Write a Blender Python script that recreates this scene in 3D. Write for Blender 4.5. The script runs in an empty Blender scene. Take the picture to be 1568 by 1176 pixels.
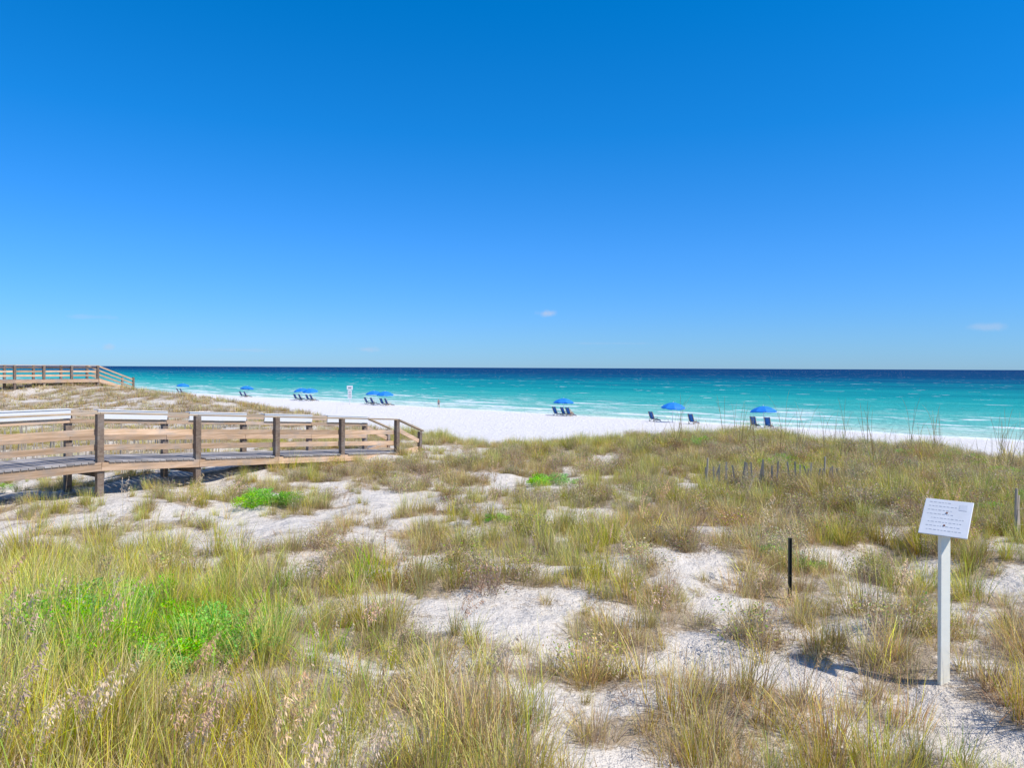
import bpy, math, random
import numpy as np
from mathutils import Vector, Matrix
R=np.random.RandomState(7); random.seed(5)
scene=bpy.context.scene
CAMZ=6.0
# ---------------------------------------------------------------- noise
_perm=R.permutation(4096); _val=R.rand(4096)
def vn(x,y,seed=0):
    x=np.asarray(x,float)+seed*17.31; y=np.asarray(y,float)-seed*9.77
    xi=np.floor(x).astype(np.int64); yi=np.floor(y).astype(np.int64)
    fx=x-xi; fy=y-yi; fx=fx*fx*(3-2*fx); fy=fy*fy*(3-2*fy)
    def h(a,b): return _val[_perm[(_perm[a&4095]+b)&4095]]
    return (h(xi,yi)*(1-fx)+h(xi+1,yi)*fx)*(1-fy)+(h(xi,yi+1)*(1-fx)+h(xi+1,yi+1)*fx)*fy
def fbm(x,y,seed=0,o=3):
    r=0;a=.5;t=0
    for i in range(o):
        r=r+a*vn(x*2**i,y*2**i,seed+i*3); t+=a; a*=.5
    return r/t
def sst(a,b,x):
    t=np.clip((x-a)/(b-a),0,1); return t*t*(3-2*t)
def SL(x,y): return .667*x+.745*y, -.745*x+.667*y
def H(x,y):
    x=np.asarray(x,float); y=np.asarray(y,float)
    s,l=SL(x,y)
    r=np.hypot(x,y)
    amp=np.interp(l,[-60,-30,0,6,11,17,25,48,70,120],[.6,.5,.3,.3,.5,0,0,.55,1.05,1.0])
    e=np.interp(l,[0,11,17,25,40],[25,25,19.5,19.5,24])
    hum=(fbm(x/3.,y/3.,1)-.5)*.45+(fbm(x/.9,y/.9,4)-.5)*.34*np.clip(1-r/60,0,1)
    big=(fbm(x/13.,y/13.,9)-.5)*.7*sst(24,40,r)
    pl=-2.85+amp*np.exp(-((s-e+1.5)/5.)**2)+hum+big
    pl=pl+.80*np.exp(-(((x+4.2)/2.6)**2+((y-4.8)/2.8)**2))
    pl=pl+.25*np.exp(-(((x-9)/4.)**2+((y-16)/3.)**2))
    pl=pl+1.15*np.exp(-(((x+41)/9.)**2+((y-55)/8.)**2))
    be=np.interp(s,[0,34,62,68,73.5,80,100,200,400],[-4.7,-4.75,-5.1,-5.5,-6.0,-6.45,-7.3,-9.,-11.])
    be=be+(fbm(x/5.,y/5.,12)-.5)*.10*np.clip((72-s)/10,0,1)+(fbm(x/1.5,y/1.5,15)-.5)*.09*np.clip((66-s)/10,0,1)
    k=sst(e,e+9,s+(fbm(x/4.,y/4.,21)-.5)*4)
    return pl*(1-k)+be*k+CAMZ
P0=np.array([-8.9,15.97]); V=np.array([1.315,1.87]); VL=np.hypot(*V); VD=V/VL; VN=np.array([-VD[1],VD[0]])
SAND=[(-2.3,15.7,1.2,.6),(-4.1,17.4,1.1,.5),(-4.2,13.4,.9,.6),(-5.5,14,.8,.55),(-8.3,12.8,1.1,.45),(-.9,10.7,.6,.5),(-3,10.5,.6,.5),
(2.06,10.3,.6,.45),(-.2,9.1,.5,.4),(-.57,7.7,.5,.5),(.23,7.2,.5,.45),(1.5,7.25,.5,.45),(2.87,8.9,.5,.4),(4.6,11.4,.6,.5),(2.95,6.,.5,.7),
(2.5,7.1,.4,.4),(-.75,6.9,.4,.4),(3.6,5.5,.4,.5),(4.8,17.9,.7,.5),(2.8,21.6,.9,.6),(6.3,9.1,.6,.5),(14,21.6,1.2,.5),(0,18,1.0,.45),(.5,14.5,.8,.3),(1.,5.8,.3,.3),(-1.5,24,1.4,.5),(-14,22,3,.4),(-1.2,5.6,.3,.3)]
LUSH=[(-4.2,5.,2.4,3.,.5),(-5.5,8.5,2.,2.,.35),(9,16.5,6,4.5,.5),(5,22,6,3,.35),(-8,20,2,6,-.2),(1.5,5.2,3,1.2,.12),(6,9,4,4,.07)]
def veg(x,y):
    x=np.asarray(x,float); y=np.asarray(y,float)
    s,l=SL(x,y)
    D=.668+.38*(fbm(x/2.6,y/2.6,31)-.5)+1.45*(fbm(x/.55,y/.55,37,2)-.5)
    for (px,py,r,a) in SAND: D=D-a*.8*np.exp(-(((x-px)/r)**2+((y-py)/(r*1.1))**2))
    for (px,py,rx,ry,a) in LUSH: D=D+a*np.exp(-(((x-px)/rx)**2+((y-py)/ry)**2))
    e=np.interp(l,[0,11,17,25,40],[25,25,19.5,19.5,24])
    D=D+.2*np.exp(-((s-e+1)/3.)**2)
    D=D-1.3*sst(e+2.5,e+7,s)
    return D
# ---------------------------------------------------------------- node helpers
def mat(name):
    m=bpy.data.materials.new(name); m.use_nodes=True; nt=m.node_tree; nt.nodes.clear()
    o=nt.nodes.new('ShaderNodeOutputMaterial'); return m,nt,o
class NT:
    def __init__(s,nt): s.t=nt
    def n(s,t,**k):
        nd=s.t.nodes.new(t)
        for a,b in k.items(): setattr(nd,a,b)
        return nd
    def l(s,a,b): s.t.links.new(a,b)
    def put(s,sock,v):
        if isinstance(v,bpy.types.NodeSocket): s.l(v,sock)
        else: sock.default_value=v
    def math(s,op,a,b=0,clamp=False):
        nd=s.n('ShaderNodeMath',operation=op,use_clamp=clamp); s.put(nd.inputs[0],a); s.put(nd.inputs[1],b); return nd.outputs[0]
    def vm(s,op,a,b=(0,0,0)):
        nd=s.n('ShaderNodeVectorMath',operation=op); s.put(nd.inputs[0],a); s.put(nd.inputs[1],b)
        return nd.outputs['Value'] if op in('DOT_PRODUCT','LENGTH') else nd.outputs[0]
    def mix(s,f,a,b,bt='MIX'):
        nd=s.n('ShaderNodeMix',data_type='RGBA',blend_type=bt); s.put(nd.inputs[0],f)
        for i,v in((6,a),(7,b)):
            if isinstance(v,tuple) and len(v)==3: v=v+(1,)
            s.put(nd.inputs[i],v)
        return nd.outputs[2]
    def mr(s,v,a,b,c=0.,d=1.,smooth=True):
        nd=s.n('ShaderNodeMapRange',interpolation_type='SMOOTHSTEP' if smooth else 'LINEAR')
        s.put(nd.inputs[0],v)
        for i,q in zip((1,2,3,4),(a,b,c,d)): nd.inputs[i].default_value=q
        return nd.outputs[0]
    def noise(s,vec,scale,det=3,rough=.5,dist=0):
        nd=s.n('ShaderNodeTexNoise'); 
        if vec is not None: s.l(vec,nd.inputs['Vector'])
        nd.inputs['Scale'].default_value=scale; nd.inputs['Detail'].default_value=det; nd.inputs['Roughness'].default_value=rough
        nd.inputs['Distortion'].default_value=dist
        return nd.outputs[0]
    def ramp(s,f,stops):
        nd=s.n('ShaderNodeValToRGB'); s.l(f,nd.inputs[0]); cr=nd.color_ramp
        while len(cr.elements)<len(stops): cr.elements.new(.5)
        for e,(p,c) in zip(cr.elements,stops): e.position=p; e.color=tuple(c)+(1,)
        return nd.outputs[0]
    def bump(s,h,st,dist):
        nd=s.n('ShaderNodeBump'); s.l(h,nd.inputs['Height']); nd.inputs['Strength'].default_value=st; nd.inputs['Distance'].default_value=dist; return nd.outputs[0]
def simple(name,col,rough=.6,var=.15,scale=8,metal=0,bump=0):
    m,nt,o=mat(name); q=NT(nt); p=q.n('ShaderNodeBsdfPrincipled'); q.l(p.outputs[0],o.inputs[0])
    tc=q.n('ShaderNodeTexCoord').outputs['Object']; f=q.noise(tc,scale,4,.6)
    c=q.mix(f,tuple(x*(1-var) for x in col),tuple(min(1,x*(1+var)) for x in col)); q.l(c,p.inputs['Base Color'])
    p.inputs['Roughness'].default_value=rough; p.inputs['Metallic'].default_value=metal
    if bump: q.l(q.bump(f,bump,.01),p.inputs['Normal'])
    return m
# ---------------------------------------------------------------- mesh helpers
def link(o,parent=None):
    scene.collection.objects.link(o)
    if parent: o.parent=parent
    return o
def mkobj(name,verts,faces,mt=None,parent=None,smooth=False,lnk=True,col=None):
    me=bpy.data.meshes.new(name); me.from_pydata([tuple(v) for v in verts],[],faces); me.update()
    if mt: me.materials.append(mt)
    if smooth: me.polygons.foreach_set('use_smooth',[True]*len(me.polygons))
    if col is not None:
        a=me.color_attributes.new('Col','FLOAT_COLOR','POINT'); c=np.ones((len(verts),4)); c[:,:3]=col; a.data.foreach_set('color',c.ravel())
    o=bpy.data.objects.new(name,me)
    if lnk: link(o,parent)
    return o
def empty(name,loc=(0,0,0)):
    e=bpy.data.objects.new(name,None); e.location=loc; e.empty_display_size=.2; scene.collection.objects.link(e); return e
class MB:
    def __init__(s): s.v=[];s.f=[]
    def box(s,c,u,v,w):
        c,u,v,w=[np.array(a,float) for a in(c,u,v,w)]; b=len(s.v)
        for i in(-1,1):
            for j in(-1,1):
                for k in(-1,1): s.v.append(c+i*u+j*v+k*w)
        for f in((0,1,3,2),(4,6,7,5),(0,4,5,1),(2,3,7,6),(0,2,6,4),(1,5,7,3)): s.f.append([b+i for i in f])
    def beam(s,p,q,w,h,up=(0,0,1)):
        p=np.array(p,float);q=np.array(q,float);d=q-p;L=np.linalg.norm(d);d/=L
        sd=np.cross(d,up); sd/=np.linalg.norm(sd); u=np.cross(sd,d)
        s.box((p+q)/2,d*L/2,sd*w/2,u*h/2)
    def cyl(s,p,q,r0,r1,n=10):
        p=np.array(p,float);q=np.array(q,float);d=q-p;d/=np.linalg.norm(d)
        a=np.cross(d,(0,0,1) if abs(d[2])<.9 else (1,0,0));a/=np.linalg.norm(a);c=np.cross(d,a);b=len(s.v)
        for (pp,r) in((p,r0),(q,r1)):
            for i in range(n):
                t=2*math.pi*i/n; s.v.append(pp+r*(math.cos(t)*a+math.sin(t)*c))
        for i in range(n): j=(i+1)%n; s.f.append([b+i,b+j,b+n+j,b+n+i])
        s.f.append([b+i for i in range(n)][::-1]); s.f.append([b+n+i for i in range(n)])
    def obj(s,name,mt,parent=None,bev=0,smooth=False):
        o=mkobj(name,s.v,s.f,mt,parent,smooth)
        if bev:
            m=o.modifiers.new('bev','BEVEL'); m.width=bev; m.segments=2; m.limit_method='ANGLE'
        return o
# ---------------------------------------------------------------- camera
cd=bpy.data.cameras.new('camera'); cam=bpy.data.objects.new('camera',cd); scene.collection.objects.link(cam)
cam.location=(0,0,CAMZ)
cd.sensor_width=36; cd.lens=26; cd.shift_y=-25/1568; cd.clip_end=60000; cd.clip_start=.05
cam.rotation_mode='QUATERNION'
cam.rotation_quaternion=(Matrix.Rotation(math.radians(90),3,'X')@Matrix.Rotation(math.radians(.25),3,'Z')).to_quaternion()
scene.camera=cam
# ---------------------------------------------------------------- light
EL=math.radians(54); sd=Vector((1.0,-.55,0)).normalized()
sunv=Vector((sd.x*math.cos(EL),sd.y*math.cos(EL),math.sin(EL)))
ld=bpy.data.lights.new('sun','SUN'); ld.energy=4.9; ld.angle=math.radians(.9); ld.color=(1,.945,.86)
lo=bpy.data.objects.new('sun',ld); lo.rotation_euler=sunv.to_track_quat('Z','Y').to_euler(); lo.location=(0,0,40); scene.collection.objects.link(lo)
w=bpy.data.worlds.new('World'); scene.world=w; w.use_nodes=True; nt=w.node_tree; nt.nodes.clear(); q=NT(nt)
wo=q.n('ShaderNodeOutputWorld'); bg=q.n('ShaderNodeBackground'); q.l(bg.outputs[0],wo.inputs[0]); bg.inputs[1].default_value=.12
sky=q.n('ShaderNodeTexSky'); sky.sky_type='NISHITA'; sky.sun_disc=False; sky.sun_elevation=EL; sky.sun_rotation=math.atan2(sd.x,sd.y)
sky.air_density=1; sky.dust_density=.1; sky.ozone_density=4; sky.altitude=0
tc=q.n('ShaderNodeTexCoord').outputs['Generated']
col=sky.outputs[0]
sz=q.n('ShaderNodeSeparateXYZ'); q.l(tc,sz.inputs[0]); elev=sz.outputs[2]
tint=q.ramp(q.mr(elev,0,.6,0,1,False),[(0,(.37,.68,.86)),(.08,(.35,.70,.86)),(.25,(.25,.76,.95)),(.5,(.06,.80,.98)),(.74,(.0,.84,1.0)),(1,(.6,.95,.95))])
col=q.mix(1.,col,tint,'MULTIPLY')
col=q.mix(1.,col,(1,1,1.46),'MULTIPLY')
nz=q.noise(tc,38,4,.62)
for (az,el,rx,rz,a) in((2.6,4.2,.016,.0055,.65),(-11.1,1.35,.016,.0045,.5),(-28.6,1.3,.006,.004,.4),(32.7,2.8,.018,.0045,.35),(-30,3.3,.028,.003,.2),(-20,1.2,.06,.0022,.2),(8,1.9,.06,.002,.16)):
    az=math.radians(az);el=math.radians(el)
    c=(math.sin(az)*math.cos(el),math.cos(az)*math.cos(el),math.sin(el))
    d=q.vm('SUBTRACT',tc,c); d=q.vm('MULTIPLY',d,(1/rx,1/rx,1/rz)); d=q.vm('LENGTH',d)
    d=q.math('ADD',d,q.math('MULTIPLY',q.math('SUBTRACT',nz,.5),2.4))
    f=q.mr(d,1.25,.1,0,a); col=q.mix(f,col,(4.4,5.2,6.8,1))
q.l(col,bg.inputs[0])
scene.view_settings.view_transform='Standard'; scene.view_settings.look='None'; scene.view_settings.exposure=0
# ---------------------------------------------------------------- terrain
def axis(a,b,lo,hi,d0,g):
    m=list(np.arange(a,b,d0)); d=d0;x=m[-1];
    while x<hi: d*=g; x+=d; m.append(x)
    d=d0;x=a;n=[]
    while x>lo: d*=g; x-=d; n.append(x)
    return np.array(n[::-1]+m)
xs=axis(-12,12,-6000,6000,.14,1.035); ys=axis(2.5,26,-5000,9000,.14,1.035)
X,Y=np.meshgrid(xs,ys); Z=H(X,Y)
nx,ny=len(xs),len(ys)
me=bpy.data.meshes.new('dune_ground'); 
vv=np.stack([X.ravel(),Y.ravel(),Z.ravel()],1)
i=np.arange(nx*ny).reshape(ny,nx); fc=np.stack([i[:-1,:-1].ravel(),i[:-1,1:].ravel(),i[1:,1:].ravel(),i[1:,:-1].ravel()],1)
me.vertices.add(len(vv)); me.vertices.foreach_set('co',vv.ravel())
me.loops.add(fc.size); me.loops.foreach_set('vertex_index',fc.ravel().astype(np.int32))
me.polygons.add(len(fc)); me.polygons.foreach_set('loop_start',np.arange(0,fc.size,4,dtype=np.int32)); me.polygons.foreach_set('loop_total',np.full(len(fc),4,dtype=np.int32))
me.update(calc_edges=True); me.polygons.foreach_set('use_smooth',[True]*len(fc))
at=me.attributes.new('veg','FLOAT','POINT'); at.data.foreach_set('value',np.clip(veg(X,Y),0,1).ravel().astype(np.float32))
m,nt,o=mat('white_sand'); q=NT(nt); p=q.n('ShaderNodeBsdfPrincipled'); q.l(p.outputs[0],o.inputs[0]); p.inputs['Roughness'].default_value=.95; p.inputs['Specular IOR Level'].default_value=.15
pos=q.n('ShaderNodeNewGeometry').outputs['Position']; va=q.n('ShaderNodeAttribute',attribute_name='veg').outputs['Fac']
s_=q.vm('DOT_PRODUCT',pos,(.667,.745,0))
n1=q.noise(pos,1.1,5,.6); n2=q.noise(pos,11,5,.75); n3=q.noise(pos,70,3,.7)
base=q.mix(n1,(.84,.775,.68),(.66,.585,.49))
base=q.mix(q.mr(s_,27,36,0,.85),base,q.mix(n1,(.84,.81,.775),(.72,.685,.645)))
lit=q.math('ADD',va,q.math('MULTIPLY',q.math('SUBTRACT',n2,.5),1.6))
litf=q.mr(lit,.42,.82,0,.88)
litter=q.mix(n3,(.17,.12,.075),(.60,.47,.31))
base=q.mix(litf,base,litter)
speck=q.mr(n3,.59,.67,0,.8); speck=q.math('MULTIPLY',speck,q.mr(va,.0,.38,.2,1)); base=q.mix(speck,base,(.26,.19,.12))
wet=q.mr(q.math('ADD',s_,q.math('MULTIPLY',n1,2.5)),70.8,73.6,0,.8); base=q.mix(wet,base,(.38,.35,.28))
q.l(base,p.inputs['Base Color'])
vo=q.n('ShaderNodeTexVoronoi',feature='SMOOTH_F1'); q.l(pos,vo.inputs['Vector']); vo.inputs['Scale'].default_value=3.1; vo.inputs['Randomness'].default_value=1
hh=q.math('ADD',q.math('MULTIPLY',vo.outputs['Distance'],1.0),q.math('ADD',q.math('MULTIPLY',q.noise(pos,5,5,.68),1.3),q.math('MULTIPLY',n3,.10)))
q.l(q.bump(hh,.95,.12),p.inputs['Normal'])
me.materials.append(m); link(bpy.data.objects.new('dune_ground',me))
# ---------------------------------------------------------------- sea
m,nt,o=mat('gulf_water'); q=NT(nt)
pos=q.n('ShaderNodeNewGeometry').outputs['Position']
s_=q.vm('DOT_PRODUCT',pos,(.667,.745,0)); l_=q.vm('DOT_PRODUCT',pos,(-.745,.667,0))
def SLv(a,b,o=0.):
    c=q.n('ShaderNodeCombineXYZ'); q.l(q.math('MULTIPLY',s_,a),c.inputs[0]); q.l(q.math('MULTIPLY',l_,b),c.inputs[1]); c.inputs[2].default_value=o; return c.outputs[0]
band=q.noise(SLv(.030,.005),1,4,.65); band2=q.noise(SLv(.25,.03),1,4,.65)
se=q.math('MAXIMUM',q.math('SUBTRACT',s_,55),2)
lg=q.math('LOGARITHM',se,math.e)
lg=q.math('ADD',lg,q.math('MULTIPLY',q.math('SUBTRACT',band,.5),2.0)); lg=q.math('ADD',lg,q.math('MULTIPLY',q.math('SUBTRACT',band2,.5),1.3))
v=q.mr(lg,2.9,8.5,0,1,False)
wc=q.ramp(v,[(0,(.46,.66,.56)),(.08,(.24,.56,.49)),(.20,(.07,.45,.41)),(.31,(.012,.35,.35)),(.42,(.003,.23,.28)),(.53,(.002,.11,.21)),(.62,(.002,.055,.15)),(1,(.002,.035,.12))])
wf=q.noise(SLv(.75,.10),1,3,.6,.8)
bandm=q.math('MULTIPLY',q.mr(s_,77,81,0,1),q.mr(s_,100,125,1,0))
foam=q.math('MULTIPLY',q.mr(wf,.585,.62,0,1),bandm)
bk=q.math('ADD',s_,q.math('MULTIPLY',q.noise(SLv(.02,.035,7),1,4,.6),14))
for c0,wd_,th,sd_ in((89.,1.8,.45,3.),(97,1.6,.49,5.),(84,1.0,.48,9.),(108,1.7,.53,11.)):
    ln=q.math('MULTIPLY',q.mr(bk,c0,c0+.25,0,1),q.mr(bk,c0+.3,c0+.3+wd_*2,1,0))
    gp=q.mr(q.noise(SLv(.02,.06,sd_),1,3,.6),th,th+.04,0,1)
    foam=q.math('MAXIMUM',foam,q.math('MULTIPLY',ln,gp))
cap=q.mr(q.noise(SLv(.24,.08),1,4,.65),.65,.675,0,.9)
foam=q.math('MAXIMUM',foam,cap)
edge=q.math('ADD',s_,q.math('MULTIPLY',q.noise(SLv(.1,.12),1,4,.6),5))
foam=q.math('MAXIMUM',foam,q.math('MULTIPLY',q.mr(edge,75.6,76.3,0,.95),q.mr(edge,77.4,79.2,1,0)))
wc=q.mix(foam,wc,(.90,.92,.91))
df=q.n('ShaderNodeBsdfDiffuse'); q.l(wc,df.inputs[0]); gl=q.n('ShaderNodeBsdfGlossy'); gl.inputs['Roughness'].default_value=.22
rip=q.math('ADD',q.noise(SLv(.55,.16),1,4,.65),q.math('MULTIPLY',q.noise(SLv(2.5,1.1),1,3,.6),.4))
bp=q.bump(rip,1.,1.4); q.l(bp,df.inputs['Normal']); q.l(bp,gl.inputs['Normal'])
mx=q.n('ShaderNodeMixShader'); mx.inputs[0].default_value=.07; q.l(df.outputs[0],mx.inputs[1]); q.l(gl.outputs[0],mx.inputs[2]); q.l(mx.outputs[0],o.inputs[0])
def sl2xy(s,l): return (.667*s-.745*l,.745*s+.667*l)
sv=[];sf=[]; ss=[70,72,74,76,80,90,110,150,250,500,1000,3000,9000,30000]; ll=[-30000,-8000,-2000,-500,-200,-100,-50,0,50,100,200,400,800,2000,8000,30000]
for a in ss:
    for b in ll: x,y=sl2xy(a,b); sv.append((x,y,0))
n=len(ll)
for a in range(len(ss)-1):
    for b in range(n-1): sf.append([a*n+b,(a+1)*n+b,(a+1)*n+b+1,a*n+b+1][::-1])
mkobj('sea_water',sv,sf,m)
# ---------------------------------------------------------------- plants
def leafmat(name,trans=.3):
    m,nt,o=mat(name); q=NT(nt)
    c=q.n('ShaderNodeAttribute',attribute_name='Col').outputs['Color']
    rnd=q.n('ShaderNodeObjectInfo').outputs['Random']
    hs=q.n('ShaderNodeHueSaturation'); q.l(c,hs.inputs['Color'])
    q.l(q.mr(rnd,0,1,.482,.52,False),hs.inputs['Hue']); 
    r2=q.math('FRACT',q.math('MULTIPLY',rnd,7.13)); q.l(q.mr(r2,0,1,.78,1.25,False),hs.inputs['Value'])
    r3=q.math('FRACT',q.math('MULTIPLY',rnd,13.7)); q.l(q.mr(r3,0,1,.8,1.2,False),hs.inputs['Saturation'])
    a=q.n('ShaderNodeBsdfDiffuse'); q.l(hs.outputs[0],a.inputs[0])
    b=q.n('ShaderNodeBsdfTranslucent'); q.l(hs.outputs[0],b.inputs[0])
    mx=q.n('ShaderNodeMixShader'); mx.inputs[0].default_value=trans; q.l(a.outputs[0],mx.inputs[1]); q.l(b.outputs[0],mx.inputs[2]); q.l(mx.outputs[0],o.inputs[0]); return m
GM=leafmat('dune_grass_blades',.33); SM=leafmat('scrub_leaves',.25)
STRAW=(.92,.68,.31);TAN=(.68,.46,.25);OLIVE=(.56,.55,.13);GREEN=(.36,.55,.07);BRIGHT=(.22,.60,.035);GRAY=(.56,.45,.33);BROWN=(.36,.22,.13);YEL=(.86,.75,.11)
class GB:
    def __init__(s): s.v=[];s.f=[];s.c=[]
    def strip(s,pts,ws,side,c0,c1):
        b=len(s.v);n=len(pts)
        for k,(p,wd) in enumerate(zip(pts,ws)):
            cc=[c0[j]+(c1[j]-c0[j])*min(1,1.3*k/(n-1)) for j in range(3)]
            if k==n-1: s.v.append(p); s.c.append(cc)
            else: s.v+= [p-side*wd/2,p+side*wd/2]; s.c+=[cc,cc]
        for k in range(n-2): s.f.append([b+2*k,b+2*k+1,b+2*k+3,b+2*k+2])
        s.f.append([b+2*(n-2),b+2*(n-2)+1,b+2*(n-1)])
    def blade(s,base,az,lean,L,wd,droop,c0,c1,n=4):
        d=np.array([math.cos(az),math.sin(az),0]); pts=[];p=np.array(base,float);a=lean
        for k in range(n+1):
            pts.append(p.copy()); p=p+(d*math.sin(a)+np.array([0,0,math.cos(a)]))*L/n; a+=droop/n
        t=az+math.pi/2+R.uniform(-.8,.8); side=np.array([math.cos(t),math.sin(t),0])
        s.strip(pts,[wd*(1-.8*k/n) for k in range(n+1)],side,c0,c1)
    def leaf(s,c,size,col,asp=.5):
        u=R.normal(size=3);u/=np.linalg.norm(u);t=R.normal(size=3);v=np.cross(u,t);v/=np.linalg.norm(v)
        b=len(s.v); u=u*size;v=v*size*asp
        s.v+=[c-u,c+v,c+u,c-v]; s.f.append([b,b+1,b+2,b+3]); s.c+=[col]*4
    def make(s,name,mt,coll):
        o=mkobj(name,s.v,s.f,mt,None,lnk=False,col=np.minimum(np.array(s.c),.92)); coll.objects.link(o); return o
def pick(pal):
    k=R.choice(len(pal),p=[p[1] for p in pal]); c=np.array(pal[k][0]); return c*R.uniform(.7,1.2)
def tuft(name,coll,n,hgt,rad,wd,lean,pal,droop=.9,litter=0):
    g=GB()
    for _ in range(n):
        r=rad*math.sqrt(R.rand());t=R.rand()*6.283; b=(r*math.cos(t),r*math.sin(t),-.03)
        az=t+R.uniform(-1.1,1.1); c=pick(pal); L=hgt*R.uniform(.35,1.1)
        bc=c*.32+np.array((.42,.27,.15))*.40*R.uniform(.6,1.2)  # tan-brown blade foot, darkened further to paint in shade inside the tuft
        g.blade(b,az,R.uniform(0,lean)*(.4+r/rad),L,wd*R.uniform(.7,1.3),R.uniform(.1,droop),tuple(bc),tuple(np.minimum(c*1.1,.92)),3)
    for _ in range(litter):
        r=rad*2.0*math.sqrt(R.rand());t=R.rand()*6.283
        c=pick([(TAN,.4),(GRAY,.4),(BROWN,.2)]); g.blade((r*math.cos(t),r*math.sin(t),.0),R.rand()*6.28,1.2,hgt*R.uniform(.2,.5),wd,.5,tuple(c*.8),tuple(c),2)
    return g.make(name,GM,coll)
def scrub(name,coll,n,rx,rz,sz,pal,twigs=40):
    g=GB()
    cl=[(R.uniform(-.75,.75)*rx,R.uniform(-.75,.75)*rx,R.uniform(.25,.85)*rz,R.uniform(.25,.5)*rx) for _ in range(11)]
    for _ in range(n):
        a=cl[R.randint(len(cl))]; d=R.normal(size=3); d/=np.linalg.norm(d); d*=R.rand()**.4
        p=np.array([a[0]+d[0]*a[3],a[1]+d[1]*a[3],max(.02,a[2]+d[2]*a[3]*.7)])
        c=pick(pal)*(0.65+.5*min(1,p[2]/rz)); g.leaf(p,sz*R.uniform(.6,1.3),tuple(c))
    for _ in range(twigs):
        t=R.rand()*6.283; c=pick([(GRAY,.5),(BROWN,.2),(TAN,.3)])
        g.blade((R.uniform(-.4,.4)*rx,R.uniform(-.4,.4)*rx,-.03),t,R.uniform(.1,.9),rz*R.uniform(.9,1.5),.005,.3,tuple(c*.7),tuple(c),3)
    return g.make(name,SM,coll)
def oat(name,coll,nst,hgt,wd,heads=True,lean=.3,dark=1.):
    g=GB()
    for _ in range(nst):
        az=R.rand()*6.283 if not heads else R.uniform(-1.2,1.6);L=hgt*R.uniform(.75,1.1);a=R.uniform(.02,lean);d=np.array([math.cos(az),math.sin(az),0]);p=np.array([R.uniform(-.07,.07),R.uniform(-.07,.07),-.03]);pts=[];n=9;dr=R.uniform(.25,1.0)
        for k in range(n+1):
            pts.append(p.copy()); p=p+(d*math.sin(a)+np.array([0,0,math.cos(a)]))*L/n; a+=dr*(k/n)**2*.45
        c=np.array(STRAW)*R.uniform(.8,1.05)*dark
        for sdv in(np.array([1,0,0.]),np.array([0,1.,0])): g.strip(pts,[wd*(1-.5*k/n) for k in range(n+1)],sdv,tuple(c*.75),tuple(c))
        if heads:
            for k in range(70):
                f=R.uniform(.70,1.0);x=f*n;i0=min(int(x),n-1);pp=pts[i0]+(pts[i0+1]-pts[i0])*(x-i0)
                wv=.030*(1.15-abs(f-.84)/.16); e=pp+R.normal(size=3)*wv*.6+d*.01; e[2]-=R.uniform(0,.03)
                u=(e-pp);u[2]-=.012;u=u/np.linalg.norm(u)*R.uniform(.012,.02);vv=np.cross(u,R.normal(size=3));vv=vv/np.linalg.norm(vv)*.0045
                b=len(g.v);cc=tuple(np.array((.86,.62,.40))*R.uniform(.8,1.1)*dark); g.v+=[e-u,e+vv,e+u,e-vv];g.f.append([b,b+1,b+2,b+3]);g.c+=[cc]*4
    for _ in range(nst*5):
        c=pick([(STRAW,.5),(OLIVE,.3),(YEL,.2)]); g.blade((R.uniform(-.08,.08),R.uniform(-.08,.08),-.03),R.rand()*6.283,R.uniform(.1,.6),hgt*R.uniform(.35,.6),wd*1.8,R.uniform(.5,1.5),tuple(c*.75),tuple(c),5)
    return g.make(name,GM,coll)
def coll(n): return bpy.data.collections.new(n)
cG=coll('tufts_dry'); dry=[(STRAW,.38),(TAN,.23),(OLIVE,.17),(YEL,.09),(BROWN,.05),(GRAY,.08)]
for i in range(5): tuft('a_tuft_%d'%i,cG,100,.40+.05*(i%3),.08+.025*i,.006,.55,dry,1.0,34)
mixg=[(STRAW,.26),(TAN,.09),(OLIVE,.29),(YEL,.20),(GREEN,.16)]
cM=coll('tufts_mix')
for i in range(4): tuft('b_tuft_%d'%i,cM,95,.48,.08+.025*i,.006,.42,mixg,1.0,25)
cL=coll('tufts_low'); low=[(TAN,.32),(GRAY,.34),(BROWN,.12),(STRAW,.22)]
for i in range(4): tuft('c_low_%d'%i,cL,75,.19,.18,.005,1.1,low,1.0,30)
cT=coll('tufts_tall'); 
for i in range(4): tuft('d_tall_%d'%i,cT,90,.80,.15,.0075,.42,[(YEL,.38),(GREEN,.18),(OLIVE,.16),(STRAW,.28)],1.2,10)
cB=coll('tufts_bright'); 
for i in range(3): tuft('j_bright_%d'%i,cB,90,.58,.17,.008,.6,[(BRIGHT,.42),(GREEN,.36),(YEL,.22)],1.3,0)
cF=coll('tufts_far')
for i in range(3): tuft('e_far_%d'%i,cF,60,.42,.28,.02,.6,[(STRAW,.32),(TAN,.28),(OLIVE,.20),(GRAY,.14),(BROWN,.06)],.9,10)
cS=coll('scrub')
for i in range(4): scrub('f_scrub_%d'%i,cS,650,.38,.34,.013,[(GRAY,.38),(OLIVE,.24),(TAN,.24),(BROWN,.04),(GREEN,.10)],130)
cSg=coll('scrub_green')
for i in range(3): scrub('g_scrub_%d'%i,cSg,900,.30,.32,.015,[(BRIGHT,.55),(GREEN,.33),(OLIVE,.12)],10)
cO=coll('oats')
for i in range(4): oat('h_oat_%d'%i,cO,3,1.15,.006)
cO2=coll('stems')
for i in range(3): oat('i_stem_%d'%i,cO2,3,1.25,.010,False,.2,.6)
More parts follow.
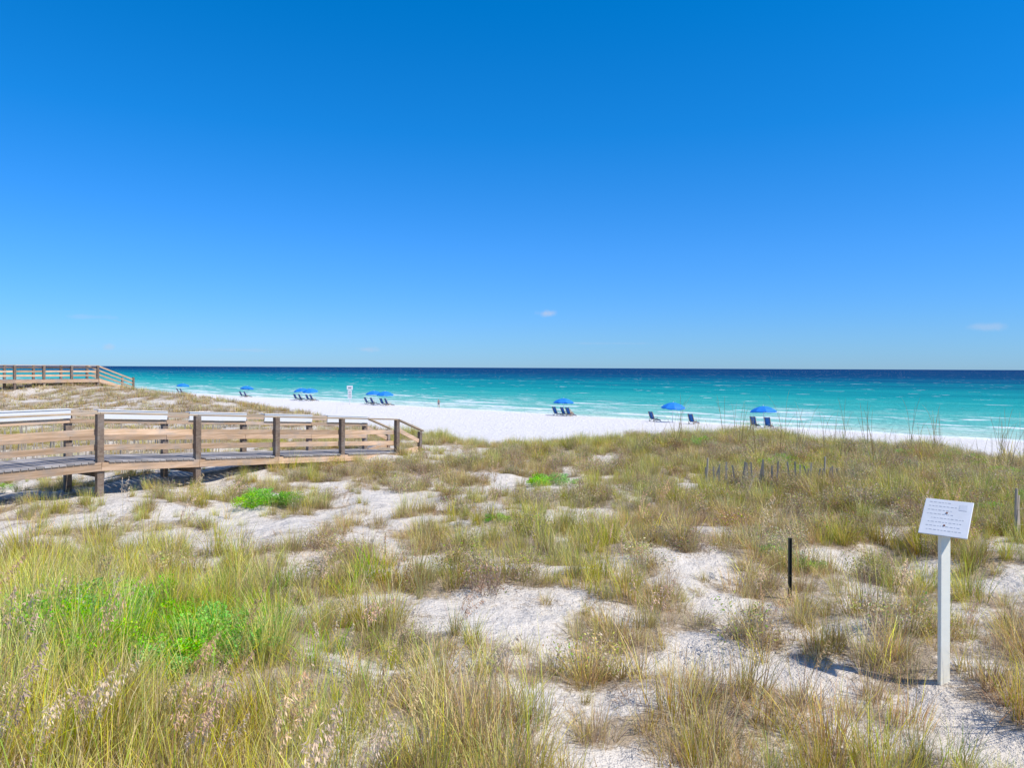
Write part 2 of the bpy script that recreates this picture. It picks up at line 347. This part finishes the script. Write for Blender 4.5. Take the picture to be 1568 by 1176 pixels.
def scatter(name,cl,x,y,scl,lean=.12):
    n=len(x)
    if n==0: return
    zz=H(x,y)-.02
    me=bpy.data.meshes.new(name); me.vertices.add(n); me.vertices.foreach_set('co',np.stack([x,y,zz],1).ravel())
    rt=np.stack([R.uniform(-lean,lean,n),R.uniform(-lean,lean,n),R.uniform(0,6.283,n) if cl is not cO else R.uniform(-.6,.6,n)],1)
    a=me.attributes.new('rot','FLOAT_VECTOR','POINT'); a.data.foreach_set('vector',rt.ravel().astype(np.float32))
    sc=np.stack([scl,scl,scl*R.uniform(.8,1.2,n)],1); a=me.attributes.new('scl','FLOAT_VECTOR','POINT'); a.data.foreach_set('vector',sc.ravel().astype(np.float32))
    a=me.attributes.new('idx','INT','POINT'); a.data.foreach_set('value',R.randint(0,120,n).astype(np.int32))
    o=link(bpy.data.objects.new(name,me))
    g=bpy.data.node_groups.new(name,'GeometryNodeTree'); g.interface.new_socket('Geometry',in_out='INPUT',socket_type='NodeSocketGeometry'); g.interface.new_socket('Geometry',in_out='OUTPUT',socket_type='NodeSocketGeometry')
    N=g.nodes.new; gi=N('NodeGroupInput');go=N('NodeGroupOutput');ip=N('GeometryNodeInstanceOnPoints');ci=N('GeometryNodeCollectionInfo')
    ci.inputs['Collection'].default_value=cl; ci.inputs['Separate Children'].default_value=True; ci.inputs['Reset Children'].default_value=True
    def na(nm,t): k=N('GeometryNodeInputNamedAttribute'); k.data_type=t; k.inputs['Name'].default_value=nm; return k.outputs['Attribute']
    L=g.links.new; L(gi.outputs[0],ip.inputs['Points']); L(ci.outputs[0],ip.inputs['Instance']); ip.inputs['Pick Instance'].default_value=True
    er=N('FunctionNodeEulerToRotation'); L(na('rot','FLOAT_VECTOR'),er.inputs[0]); L(er.outputs[0],ip.inputs['Rotation'])
    L(na('scl','FLOAT_VECTOR'),ip.inputs['Scale']); L(na('idx','INT'),ip.inputs['Instance Index']); L(ip.outputs[0],go.inputs[0])
    md=o.modifiers.new('scatter','NODES'); md.node_group=g
    print(name,n); return o
def grid(x0,x1,y0,y1,d):
    a,b=np.meshgrid(np.arange(x0,x1,d),np.arange(y0,y1,d)); a=a.ravel();b=b.ravel()
    return a+R.uniform(-.55,.55,len(a))*d,b+R.uniform(-.55,.55,len(b))*d
def clear(x,y):
    dx=x-P0[0];dy=y-P0[1]; u=dx*VD[0]+dy*VD[1]; v=dx*VN[0]+dy*VN[1]
    return ~((v>-.12)&(v<1.7)&(u<VL*4.6))
def inview(x,y): return (np.abs(x)<.8*y+4)
x,y=grid(-30,32,1.2,31,.25); k=inview(x,y)&clear(x,y)&(np.hypot(x,y)>2.4); x,y=x[k],y[k]
D=veg(x,y); big=fbm(x/3,y/3,77); rr=R.rand(len(x)); lone=R.rand(len(x))<.06
gsh=np.exp(-(((x+3.3)/1.3)**2+((y-6.7)/1.3)**2))
pr=np.clip(.40+(D-.55)*1.0,0,.85)
k=(((D>.55)&(rr<pr))|(lone&(D>.15)))&(gsh<.5); sc=np.clip(.62+(D-.5)*.9,.5,1.15)*R.uniform(.6,1.3,len(x))*np.interp(y,[5,8,20],[1.15,1.05,.88])
green=(big+R.uniform(-.13,.13,len(x)))>.515
a=k&~green; scatter('dry_dune_grass',cG,x[a],y[a],sc[a])
a=k&green; scatter('green_dune_grass',cM,x[a],y[a],sc[a])
k=(((D>.46)&(R.rand(len(x))<.42))|((R.rand(len(x))<.05)&(D>.05)))&(gsh<.5); scatter('low_dune_grass',cL,x[k],y[k],R.uniform(.4,1.1,k.sum()),lean=.2)
x,y=grid(-10,.5,2.2,12,.22); wgt=np.exp(-(((x+3.2)/2.2)**2+((y-4.3)/1.6)**2))+.95*np.exp(-(((x+6.3)/2.2)**2+((y-7.6)/2.3)**2)); wgt=wgt*(1-.8*np.exp(-(((x+3.3)/1.1)**2+((y-6.7)/1.2)**2)))
k=(R.rand(len(x))<wgt*.85)&(np.hypot(x,y)>2.8); scatter('tall_dune_grass',cT,x[k],y[k],R.uniform(.6,1.05,k.sum()))
x,y=grid(-8,0,4,11,.22); wgt=np.exp(-(((x+3.8)/1.5)**2+((y-6.8)/1.6)**2)); k=(R.rand(len(x))<wgt*.62); scatter('bright_green_grass',cB,x[k],y[k],R.uniform(.6,1.2,k.sum()))
x,y=grid(-130,70,28,110,.62); s,l=SL(x,y); k=(s<33)&(s>-12)&((y>31)|(np.abs(x)>28)|(s>26)); x,y=x[k],y[k]; D=veg(x,y)+.3*(fbm(x/9,y/9,50)-.5)
k=(D>.52)&(R.rand(len(x))<.8); scatter('far_dune_grass',cF,x[k],y[k],R.uniform(.5,1.15,k.sum()))
x,y=grid(-30,34,6,31,.36); D=veg(x,y); wr=np.exp(-(((x-10)/6)**2+((y-16.5)/4.5)**2))*1.05+.6*np.exp(-(((x-6)/5)**2+((y-22)/3)**2))+.09+.5*np.exp(-(((x+2)/3)**2+((y-20)/1.5)**2))*.5
k=(R.rand(len(x))<wr*.75)&(D>.52)&clear(x,y)&inview(x,y); scatter('dune_scrub',cS,x[k],y[k],R.uniform(.5,1.3,k.sum()))
GS=[(-3.4,6.7,1.3,45,1.0),(-4.6,7.9,.8,18,.9),(-5.1,15.0,.45,14,.9),(-4.6,15.2,.3,6,.8),(1.0,17.8,.45,8,.9),(-.3,13.2,.14,3,.6),(4.05,10.6,.36,9,.6),(9.5,13.6,.9,12,.8),(11.5,16,1.2,12,.9),(12,20,1.5,12,.9),(7.5,19,.9,7,.9),(-12.5,16.2,1.5,12,.7),(6,23.5,1,7,.9)]
gx=[];gy=[];gs=[]
for (a,b,r,n,sc) in GS:
    for _ in range(n): rr=r*math.sqrt(R.rand());t=R.rand()*6.283; gx.append(a+rr*math.cos(t));gy.append(b+rr*math.sin(t));gs.append(sc*R.uniform(.6,1.15))
scatter('green_shrub',cSg,np.array(gx),np.array(gy),np.array(gs))
ox=list(R.uniform(-3.4,-.7,32));oy=list(R.uniform(3.2,5.0,32))
ox+=list(R.uniform(-8,7,55));oy+=list(R.uniform(5,14,55))
scatter('sea_oats',cO,np.array(ox),np.array(oy),R.uniform(.6,1.,len(ox)))
l=R.uniform(-16,12,240); s=R.uniform(19,26,240); x=.667*s-.745*l;y=.745*s+.667*l
scatter('sea_oat_stems',cO2,x,y,R.uniform(.5,1.25,len(x)))
# ---------------------------------------------------------------- wood
def wood(name,c1,c2,gray=.3,sc=1):
    m,nt,o=mat(name); q=NT(nt); p=q.n('ShaderNodeBsdfPrincipled'); q.l(p.outputs[0],o.inputs[0]); p.inputs['Roughness'].default_value=.8; p.inputs['Specular IOR Level'].default_value=.25
    g=q.n('ShaderNodeNewGeometry'); tc=g.outputs['Position']; rnd=g.outputs['Random Per Island']
    u=q.vm('DOT_PRODUCT',tc,(VD[0],VD[1],0)); v=q.vm('DOT_PRODUCT',tc,(-VD[1],VD[0],0)); sp=q.n('ShaderNodeSeparateXYZ'); q.l(tc,sp.inputs[0])
    c=q.n('ShaderNodeCombineXYZ'); q.l(q.math('MULTIPLY',u,1.2*sc),c.inputs[0]); q.l(q.math('MULTIPLY',v,22),c.inputs[1]); q.l(q.math('ADD',q.math('MULTIPLY',sp.outputs[2],22),q.math('MULTIPLY',rnd,40)),c.inputs[2])
    n1=q.noise(c.outputs[0],1,5,.65,.4); n2=q.noise(tc,2.2,4,.6)
    b=q.mix(q.mr(n1,.3,.7,0,1),c1,c2); b=q.mix(q.mr(n2,.45,.7,0,gray*1.6),b,(.36,.33,.30))
    hs=q.n('ShaderNodeHueSaturation'); q.l(b,hs.inputs['Color']); q.l(q.mr(rnd,0,1,.7,1.2,False),hs.inputs['Value']); q.l(hs.outputs[0],p.inputs['Base Color'])
    q.l(q.bump(n1,.5,.006),p.inputs['Normal']); return m
W_rail=wood('pine_boards',(.78,.54,.36),(.50,.32,.18),.35); W_post=wood('weathered_posts',(.32,.24,.175),(.18,.125,.09),.4,8); W_deck=wood('grey_deck_boards',(.40,.37,.35),(.25,.23,.22),.5)
W_white=simple('white_painted_board',(.80,.79,.76),.5,.06,6); W_cap=wood('rail_cap',(.60,.46,.31),(.38,.28,.18),.4)
def z3(p,z): return np.array([p[0],p[1],z])
bw=empty('wooden_boardwalk',(P0[0],P0[1],0)); 
def rz(i): return CAMZ+(-1.02-.16*i if i>0 else -1.02)
DH=1.03; WD=1.45
mp,mr_,mc,mdk,mj,mw=MB(),MB(),MB(),MB(),MB(),MB()
I0=-7
for i in range(I0,5):
    c=P0+V*i; rt=rz(i)
    for sidx,off in((0,0),(1,WD)):
        cc=c+VN*off; g=float(H(cc[0],cc[1]))
        mp.box(z3(cc,(g-.4+rt-.02)/2),z3(VD*.07,0),z3(VN*.06,0),(0,0,(rt-.02-g+.4)/2))
    if i<4:
        d=P0+V*(i+1); ra=rz(i+1)
        for sidx,off in((0,.085),(1,WD-.085)):
            a=c+VN*off;b=d+VN*off
            for (hc,hh) in(((.62,.13),(.28,.13)) if sidx==0 else ((.80,.09),(.42,.12))):
                mr_.beam(z3(a+VD*.004,rt-DH+hc),z3(b-VD*.004,ra-DH+hc),.04,hh)
            co=off-.05 if sidx==0 else off+.05
            a=c+VN*co;b=d+VN*co; mc.beam(z3(a+VD*.003,rt),z3(b-VD*.003,ra),.15,.04)
            a=c+VN*off;b=d+VN*off
            if sidx==1: mr_.beam(z3(a+VD*.004,rt-.07),z3(b-VD*.004,ra-.07),.04,.085)
        for off in(-.085,WD+.085,WD*.5):
            mr_.beam(z3(c+VN*off+VD*.003,rt-DH-.125),z3(d+VN*off-VD*.003,ra-DH-.125),.04,.18)
        mj.beam(z3(c+VN*.07+VD*.12,rt-DH-.30),z3(c+VN*(WD-.07)+VD*.12,rt-DH-.30),.05,.2)
        nb=16
        for k in range(nb):
            f=(k+.5)/nb; pc=c+V*f; zz=rt+(ra-rt)*f-DH
            pl=pc+VN*(-.13);pr=pc+VN*(WD+.13)
            if k in(0,nb-1): pl=pc+VN*(.07);pr=pc+VN*(WD-.07)
            mdk.box(z3((pl+pr)/2,zz-.018),np.array([VD[0],VD[1],(ra-rt)/VL])*(VL/nb/2-.005),z3((pr-pl)/2,0),(0,0,.018))
        a=c+VN*(WD-.13)+V*.26;b=c+VN*(WD-.13)+V*1.0
        r0=rt+(ra-rt)*.26; mw.beam(z3(a,r0-.075),z3(b,ra-.075),.03,.19)
        mw.beam(z3(a+VN*.08,r0+.036),z3(b+VN*.08,ra+.036),.22,.02)
c=P0+V*4; e=P0+V*4.47; zt=rz(4); ze=CAMZ-2.12; ge=float(H(*e))
for off in(0,WD):
    cc=e+VN*off; mp.box(z3(cc,(ge-.3+ze)/2),z3(VD*.055,0),z3(VN*.055,0),(0,0,(ze-ge+.3)/2))
    mc.beam(z3(c+VN*off+VD*.05,zt-.01),z3(cc+VD*.12,ze+.02),.15,.045)
    mr_.beam(z3(c+VN*off*1.0+VD*.075,zt-.35),z3(cc-VD*.06,ze-.30),.04,.13)
    mr_.beam(z3(c+VN*(off*.9+.07)+VD*.08,zt-DH-.08),z3(cc+VN*(.03)+VD*.1,ge+.08),.04,.22)
for k in range(3):
    f=(k+.7)/3.1; pc=c+(e-c)*f; mdk.box(z3(pc+VN*WD/2,zt-DH-.05-(zt-DH-ge-.05)*f),z3(VD*.14,0),z3(VN*(WD/2-.06),0),(0,0,.02))
for b,nm,mt_ in((mp,'posts',W_post),(mr_,'rails',W_rail),(mc,'handrail_cap',W_cap),(mdk,'deck_planks',W_deck),(mj,'joists',W_post),(mw,'white_boards',W_white)):
    o=b.obj(nm,mt_,bw,.004); o.matrix_parent_inverse=Matrix.Translation(bw.location).inverted()
fb=empty('wooden_boardwalk',(-33.6,60,0)); a1,a2,a3=MB(),MB(),MB(); E=np.array([-33.6,60.])
for i in range(-8,1):
    c=E+VD*2.0*i; 
    for off in(0,1.8):
        cc=c+VN*off; g=float(H(*cc)); a1.box(z3(cc,(g-.3+CAMZ)/2),z3(VD*.08,0),z3(VN*.08,0),(0,0,(CAMZ-g+.3)/2))
        if i<0:
            d=cc+VD*2.0
            for h in(.30,.62,.92): a2.beam(z3(cc+VN*.1,CAMZ-1.07+h),z3(d+VN*.1,CAMZ-1.07+h),.04,.14)
            a2.beam(z3(cc,CAMZ+.025),z3(d,CAMZ+.025),.18,.05); a2.beam(z3(cc-VN*.1,CAMZ-1.2),z3(d-VN*.1,CAMZ-1.2),.05,.24)
    if i<0:
        for k in range(13): pc=c+VD*(2.0*(k+.5)/13); a3.box(z3(pc+VN*.9,CAMZ-1.07),z3(VD*.07,0),z3(VN*.98,0),(0,0,.02))
ee=E+VD*2.6+np.array([1.0,0])*.3
for off in(0,1.8):
    s0=E+VN*off;s1=ee+VN*off; g=float(H(*s1)); a1.box(z3(s1,(g+CAMZ-1.1)/2),z3(VD*.07,0),z3(VN*.07,0),(0,0,(CAMZ-1.1-g)/2+.15))
    for dz in(0,-.35,-.7): a2.beam(z3(s0,CAMZ+dz),z3(s1,CAMZ-1.15+dz*.9),.06,.12)
    a2.beam(z3(s0,CAMZ-1.15),z3(s1,g+.1),.05,.25)
for k in range(6):
    f=(k+.5)/6; a3.box(z3(E+(ee-E)*f+VN*.9,CAMZ-1.1-(CAMZ-1.1-g)*f),z3(VD*.14,0),z3(VN*.85,0),(0,0,.02))
for b,nm,mt_ in((a1,'posts',W_post),(a2,'rails',W_rail),(a3,'deck_planks',W_deck)):
    o=b.obj(nm,mt_,fb); o.matrix_parent_inverse=Matrix.Translation(fb.location).inverted()
# ---------------------------------------------------------------- sand fences
W_fence=simple('weathered_fence_slats',(.44,.37,.28),.9,.35,5)
def fence(name,p,q_,h,gap,lean=.08):
    p=np.array(p,float);q_=np.array(q_,float);L=np.hypot(*(q_-p));d=(q_-p)/L;b=MB();n=int(L/gap)
    for i in range(n):
        c=p+d*gap*i; 
        if R.rand()<.15: continue
        g=float(H(*c)); hh=h*R.uniform(.75,1.1)+.1*math.sin(i*.12); t=np.array([d[0]*R.normal(0,lean)+R.normal(0,.05),d[1]*R.normal(0,lean)+R.normal(0,.05),1.])
        b.box(np.array([c[0],c[1],g-.2])+t*(hh+.2)/2,np.array([d[0],d[1],0])*.017,np.array([-d[1],d[0],0])*.005,t*(hh+.2)/2)
    for zf in(.3,.7):
        for i in range(0,n-1,6):
            c0=p+d*gap*i;c1=p+d*gap*min(i+6,n); b.cyl((c0[0]+.01,c0[1]+.008,float(H(*c0))+h*zf),(c1[0]+.01,c1[1]+.008,float(H(*c1))+h*zf),.003,.003,4)
    for i in range(0,n,30):
        c=p+d*gap*i; g=float(H(*c)); b.cyl((c[0],c[1]+.05,g-.3),(c[0]+.03,c[1]+.05,g+h*1.2),.022,.022,8)
    return b.obj(name,W_fence)
fence('sand_fence',(4.6,17.4),(7.3,16.3),.52,.085,.1)
fence('sand_fence',(8.2,12.0),(13.5,14.0),.66,.09,.12)
fence('sand_fence',(-20,21.5),(-9.0,23),1.0,.09,.06)
# ---------------------------------------------------------------- info sign
W_pp=simple('white_painted_post',(.88,.86,.74),.5,.06,12,bump=.15); W_pl=simple('white_sign_plate',(.66,.67,.68),.45,.12,9); W_ink=simple('sign_print',(.56,.58,.61),.6,.2,30); W_let=simple('sign_lettering',(.15,.18,.22),.6,.2,30)
sx,sy=3.84,6.56; g=float(H(sx,sy)); sg=empty('information_sign',(sx,sy,0))
tz=CAMZ-1.37; b=MB(); b.box((sx,sy,(g-.3+tz)/2),np.array([.97,.24,0])*.05,np.array([-.24,.97,0])*.02,(0,0,(tz-g+.3)/2)); p1=b.obj('post',W_pp,sg,.005)
u=np.array([.66,.75,0]);ev=np.array([.75,-.66,0]); up=u*.15+np.array([0,0,.135]); upn=up/np.linalg.norm(up); nn=np.cross(ev,upn); nn/=np.linalg.norm(nn)
C=np.array([sx,sy,tz+.05])+u*.02+ev*.01
b=MB(); b.box(C,ev*.19,up,nn*.006); p2=b.obj('plate',W_pl,sg,.004)
b=MB(); b.box(C-nn*.03-upn*.02,ev*.05,upn*.09,nn*.022); p2b=b.obj('bracket',W_pp,sg,.003)
b=MB()
for r,(a0,a1) in enumerate([(-.8,.1),(-.8,.35),(-.8,.2),(-.8,.3),(-.6,.75),(-.7,.7),(-.75,.6),(-.7,.65)]):
    yy=.82-r*.22; xk=a0
    while xk<a1:
        wl=R.uniform(.05,.14); b.box(C+nn*.0075+ev*.19*(xk+wl/2)+up*yy,ev*.19*wl/2*.9,up*.018,nn*.001); xk+=wl+.05
b.box(C+nn*.0075+ev*.19*.62+up*.62,ev*.03,up*.16,nn*.001)
p3=b.obj('print',W_ink,sg)
b=MB(); b.cyl(C+nn*.006+up*.25,C+nn*.013+up*.25,.009,.008,12); b.cyl(C+nn*.006-up*.45,C+nn*.013-up*.45,.009,.008,12); p4=b.obj('bolts',simple('rusty_bolts',(.25,.12,.07),.6,.3,40),sg)
for p_ in(p1,p2,p2b,p3,p4): p_.matrix_parent_inverse=Matrix.Translation(sg.location).inverted()
g=float(H(3.5,9.3)); b=MB(); b.box((3.5,9.3,g+.2),(.017,0,0),(0,.003,0),(0,0,.58)); b.box((3.482,9.284,g+.2),(.003,0,0),(0,.014,0),(0,0,.58)); b.box((3.518,9.284,g+.2),(.003,0,0),(0,.014,0),(0,0,.58))
for k in range(9): b.box((3.5,9.2955,g+.1+k*.07),(.006,0,0),(0,.0035,0),(0,0,.012))
b.obj('steel_marker_post',simple('dark_green_steel',(.05,.055,.04),.6,.5,20,.2))
# ---------------------------------------------------------------- beach furniture
M_blue=simple('blue_canvas',(.005,.20,.66),.7,.12,3); M_blued=simple('blue_sling',(.01,.12,.42),.7,.15,4); M_pole=simple('white_pole',(.75,.75,.74),.4,.05,5); M_chw=simple('chair_wood',(.34,.24,.14),.6,.2,8)
def at_s(t,s=62.5): Yv=s/(.745+.667*t); return t*Yv,Yv
def umbrella(x,y,rot=0,sc=1.):
    g=float(H(x,y)); e=empty('beach_umbrella',(x,y,g)); e.rotation_euler=(R.uniform(-.08,.08),R.uniform(-.08,.08),rot); e.scale=(sc,)*3
    b=MB(); b.cyl((0,0,-.3),(0,0,1.93),.022,.018,8); b.cyl((0,0,1.92),(0,0,2.0),.03,.01,8); b.obj('pole',M_pole,e)
    n=8;m_=4;v=[(0,0,1.88)];f=[]; prof=[(.3,1.845),(.62,1.75),(.92,1.6),(1.12,1.44),(1.125,1.32)]
    for (r,z) in prof:
        for i in range(n*m_):
            t=i/(n*m_)*2*math.pi; ph=(i%m_)/m_; sg_=math.sin(math.pi*ph); rr=r*(1-.055*sg_*(r/1.1)); zz=z-.03*sg_*(r/1.1)
            if z==1.32: zz=z+.05*(1-sg_)
            v.append((rr*math.cos(t),rr*math.sin(t),zz))
    N=n*m_
    for i in range(N): f.append([0,1+i,1+(i+1)%N])
    for k in range(len(prof)-1):
        for i in range(N): j=(i+1)%N; f.append([1+k*N+i,1+(k+1)*N+i,1+(k+1)*N+j,1+k*N+j])
    o=mkobj('canopy',v,f,M_blue,e); so=o.modifiers.new('s','SOLIDIFY'); so.thickness=.006
    b=MB()
    for i in range(n): t=i/n*2*math.pi; b.cyl((0,0,1.82),(1.08*math.cos(t),1.08*math.sin(t),1.42),.006,.005,4)
    b.obj('ribs',M_pole,e)
def chair(x,y,rot):
    g=float(H(x,y)); e=empty('beach_chair',(x,y,g)); e.rotation_euler=(0,0,rot); e.scale=(.84,.78,.84)
    b=MB()
    for sx_ in(-.29,.29):
        b.beam((sx_,-.55,.02),(sx_,.25,.42),.04,.05); b.beam((sx_,.95,.02),(sx_,-.35,.36),.04,.05); b.beam((sx_,-.35,.30),(sx_,-.80,1.12),.04,.05); b.beam((sx_,.3,.55),(sx_,-.55,.60),.07,.03); b.beam((sx_,.25,.40),(sx_,.25,.54),.04,.04)
        b.beam((sx_,-.55,-.05),(sx_,-.6,.35),.04,.04); b.beam((sx_,.9,-.05),(sx_,.9,.2),.04,.04)
    b.beam((-.3,-.79,1.10),(.3,-.79,1.10),.05,.04); b.beam((-.3,.9,.1),(.3,.9,.1),.04,.04)
    b.obj('frame',M_chw,e)
    pr=[(.93,.10),(.6,.20),(.2,.27),(-.2,.30),(-.36,.38),(-.5,.63),(-.65,.90),(-.78,1.14),(-.81,1.13)]
    v=[];f=[]
    for (yy,zz) in pr:
        for xx in(-.265,0,.265): v.append((xx,yy,zz-(.03 if xx==0 else 0)))
    for k in range(len(pr)-1):
        for i in(0,1): f.append([3*k+i,3*k+i+1,3*k+4+i,3*k+3+i])
    o=mkobj('sling',v,f,M_blued,e,True); so=o.modifiers.new('s','SOLIDIFY'); so.thickness=.03
SEA=-math.atan2(.667,.745)
def pset(t,s=62.5,chairs=(-.55,.55),um=True):
    x,y=at_s(t,s)
    if um: umbrella(x,y,R.rand(),1.0)
    for c in chairs: chair(x+c*.8-.1,y-.2+c*-.4,SEA+R.uniform(-.15,.15))
for px,cs in((280,(-.5,.5)),(378,(-.6,.5)),(463,(-.8,.3)),(476,(.0,.9)),(573,(-.8,.3)),(590,(-.0,.9)),(863,(-.65,.4)),(1030,(-1.9,)),(1170,(-.8,.5))):
    pset((px-784)/1132,62.5,cs)
x,y=at_s((1062-784)/1132,61.5); chair(x,y,SEA)
x,y=at_s((536-784)/1132,60); g=float(H(x,y)); e=empty('beach_notice_sign',(x,y,g)); b=MB(); b.box((0,0,1.15),(.05,0,0),(0,.05,0),(0,0,1.4)); b.obj('post',M_pole,e)
b=MB(); b.box((0,-.07,2.25),(.40,0,0),(0,.012,0),(0,0,.28)); b.box((0,-.07,1.35),(.27,0,0),(0,.012,0),(0,0,.56)); b.obj('panels',M_pole,e,.01)
b=MB(); 
for k in range(4): b.box((0,-.085,1.7-k*.22),(.17,0,0),(0,.004,0),(0,0,.03))
b.box((0,-.085,2.25),(.22,0,0),(0,.004,0),(0,0,.07)); b.obj('lettering',W_let,e)
# ---------------------------------------------------------------- people
def person(name,x,y,rot,joints,top,bottom,skin=(.55,.33,.22),hair=(.08,.05,.03),sc=1.):
    g=float(H(x,y)); e=empty(name,(x,y,g)); e.rotation_euler=(0,0,rot); e.scale=(sc,)*3
    J=joints; names=list(J); idx={n:i for i,n in enumerate(names)}
    E_=[('pelvis','waist'),('waist','chest'),('chest','neck'),('neck','head'),('head','crown')]
    for s in 'LR': E_+=[('chest','sh'+s),('sh'+s,'el'+s),('el'+s,'wr'+s),('wr'+s,'ha'+s),('pelvis','hip'+s),('hip'+s,'kn'+s),('kn'+s,'an'+s),('an'+s,'to'+s)]
    rad=dict(pelvis=.13,waist=.115,chest=.13,neck=.055,head=.095,crown=.085,sh=.065,el=.042,wr=.028,ha=.035,hip=.09,kn=.06,an=.04,to=.035)
    me=bpy.data.meshes.new('body'); me.from_pydata([J[n] for n in names],[(idx[a],idx[b]) for a,b in E_],[]); o=bpy.data.objects.new('body',me); link(o,e)
    sk=o.modifiers.new('skin','SKIN')
    for n in names:
        r=rad[n] if n in rad else rad[n[:-1]]
        me.skin_vertices[0].data[idx[n]].radius=(r,r*.85)
    me.skin_vertices[0].data[idx['pelvis']].use_root=True
    sb=o.modifiers.new('sub','SUBSURF'); sb.levels=2; sb.render_levels=2
    m,nt,oo=mat(name+'_clothes_and_skin'); q=NT(nt); p=q.n('ShaderNodeBsdfPrincipled'); q.l(p.outputs[0],oo.inputs[0]); p.inputs['Roughness'].default_value=.7
    tc=q.n('ShaderNodeTexCoord').outputs['Object']
    def near(c,r): return q.mr(q.vm('LENGTH',q.vm('SUBTRACT',tc,tuple(c))),r,r*.92)
    c=skin+(1,)
    c=q.mix(near((np.array(J['pelvis'])),.25),c,bottom); c=q.mix(near((np.array(J['chest'])+np.array(J['waist']))/2,.27),c,top); c=q.mix(near(np.array(J['crown'])+np.array((0,-.03,.02)),.115),c,hair)
    q.l(c,p.inputs['Base Color']); me.materials.append(m)
stand=dict(pelvis=(0,0,.92),waist=(0,0,1.1),chest=(0,.01,1.33),neck=(0,.01,1.5),head=(0,.03,1.6),crown=(0,.02,1.7),
 shL=(-.19,0,1.4),elL=(-.25,-.03,1.13),wrL=(-.24,.07,.90),haL=(-.24,.11,.82),shR=(.19,0,1.4),elR=(.27,-.03,1.14),wrR=(.25,.08,.92),haR=(.24,.12,.84),
 hipL=(-.1,0,.86),knL=(-.11,.06,.48),anL=(-.12,-.02,.08),toL=(-.13,.13,.04),hipR=(.1,0,.86),knR=(.12,.0,.48),anR=(.13,-.14,.09),toR=(.13,.02,.04))
sit=dict(pelvis=(0,-.2,.42),waist=(0,-.28,.58),chest=(0,-.38,.80),neck=(0,-.42,.96),head=(0,-.41,1.07),crown=(0,-.42,1.16),
 shL=(-.19,-.38,.86),elL=(-.27,-.2,.66),wrL=(-.22,.03,.62),haL=(-.2,.1,.60),shR=(.19,-.38,.86),elR=(.27,-.2,.66),wrR=(.22,.03,.62),haR=(.2,.1,.60),
 hipL=(-.1,-.15,.40),knL=(-.13,.28,.52),anL=(-.13,.62,.20),toL=(-.13,.72,.24),hipR=(.1,-.15,.40),knR=(.12,.27,.44),anR=(.12,.68,.18),toR=(.12,.78,.24))
x,y=at_s((672-784)/1132,71); person('standing_person',x,y,.6,stand,(.35,.20,.16),(.08,.09,.14),sc=.75)
x,y=at_s((874-784)/1132,62.3); person('seated_person',x,y,SEA,sit,(.75,.22,.05),(.6,.2,.06),sc=.85); chair(x,y,SEA)
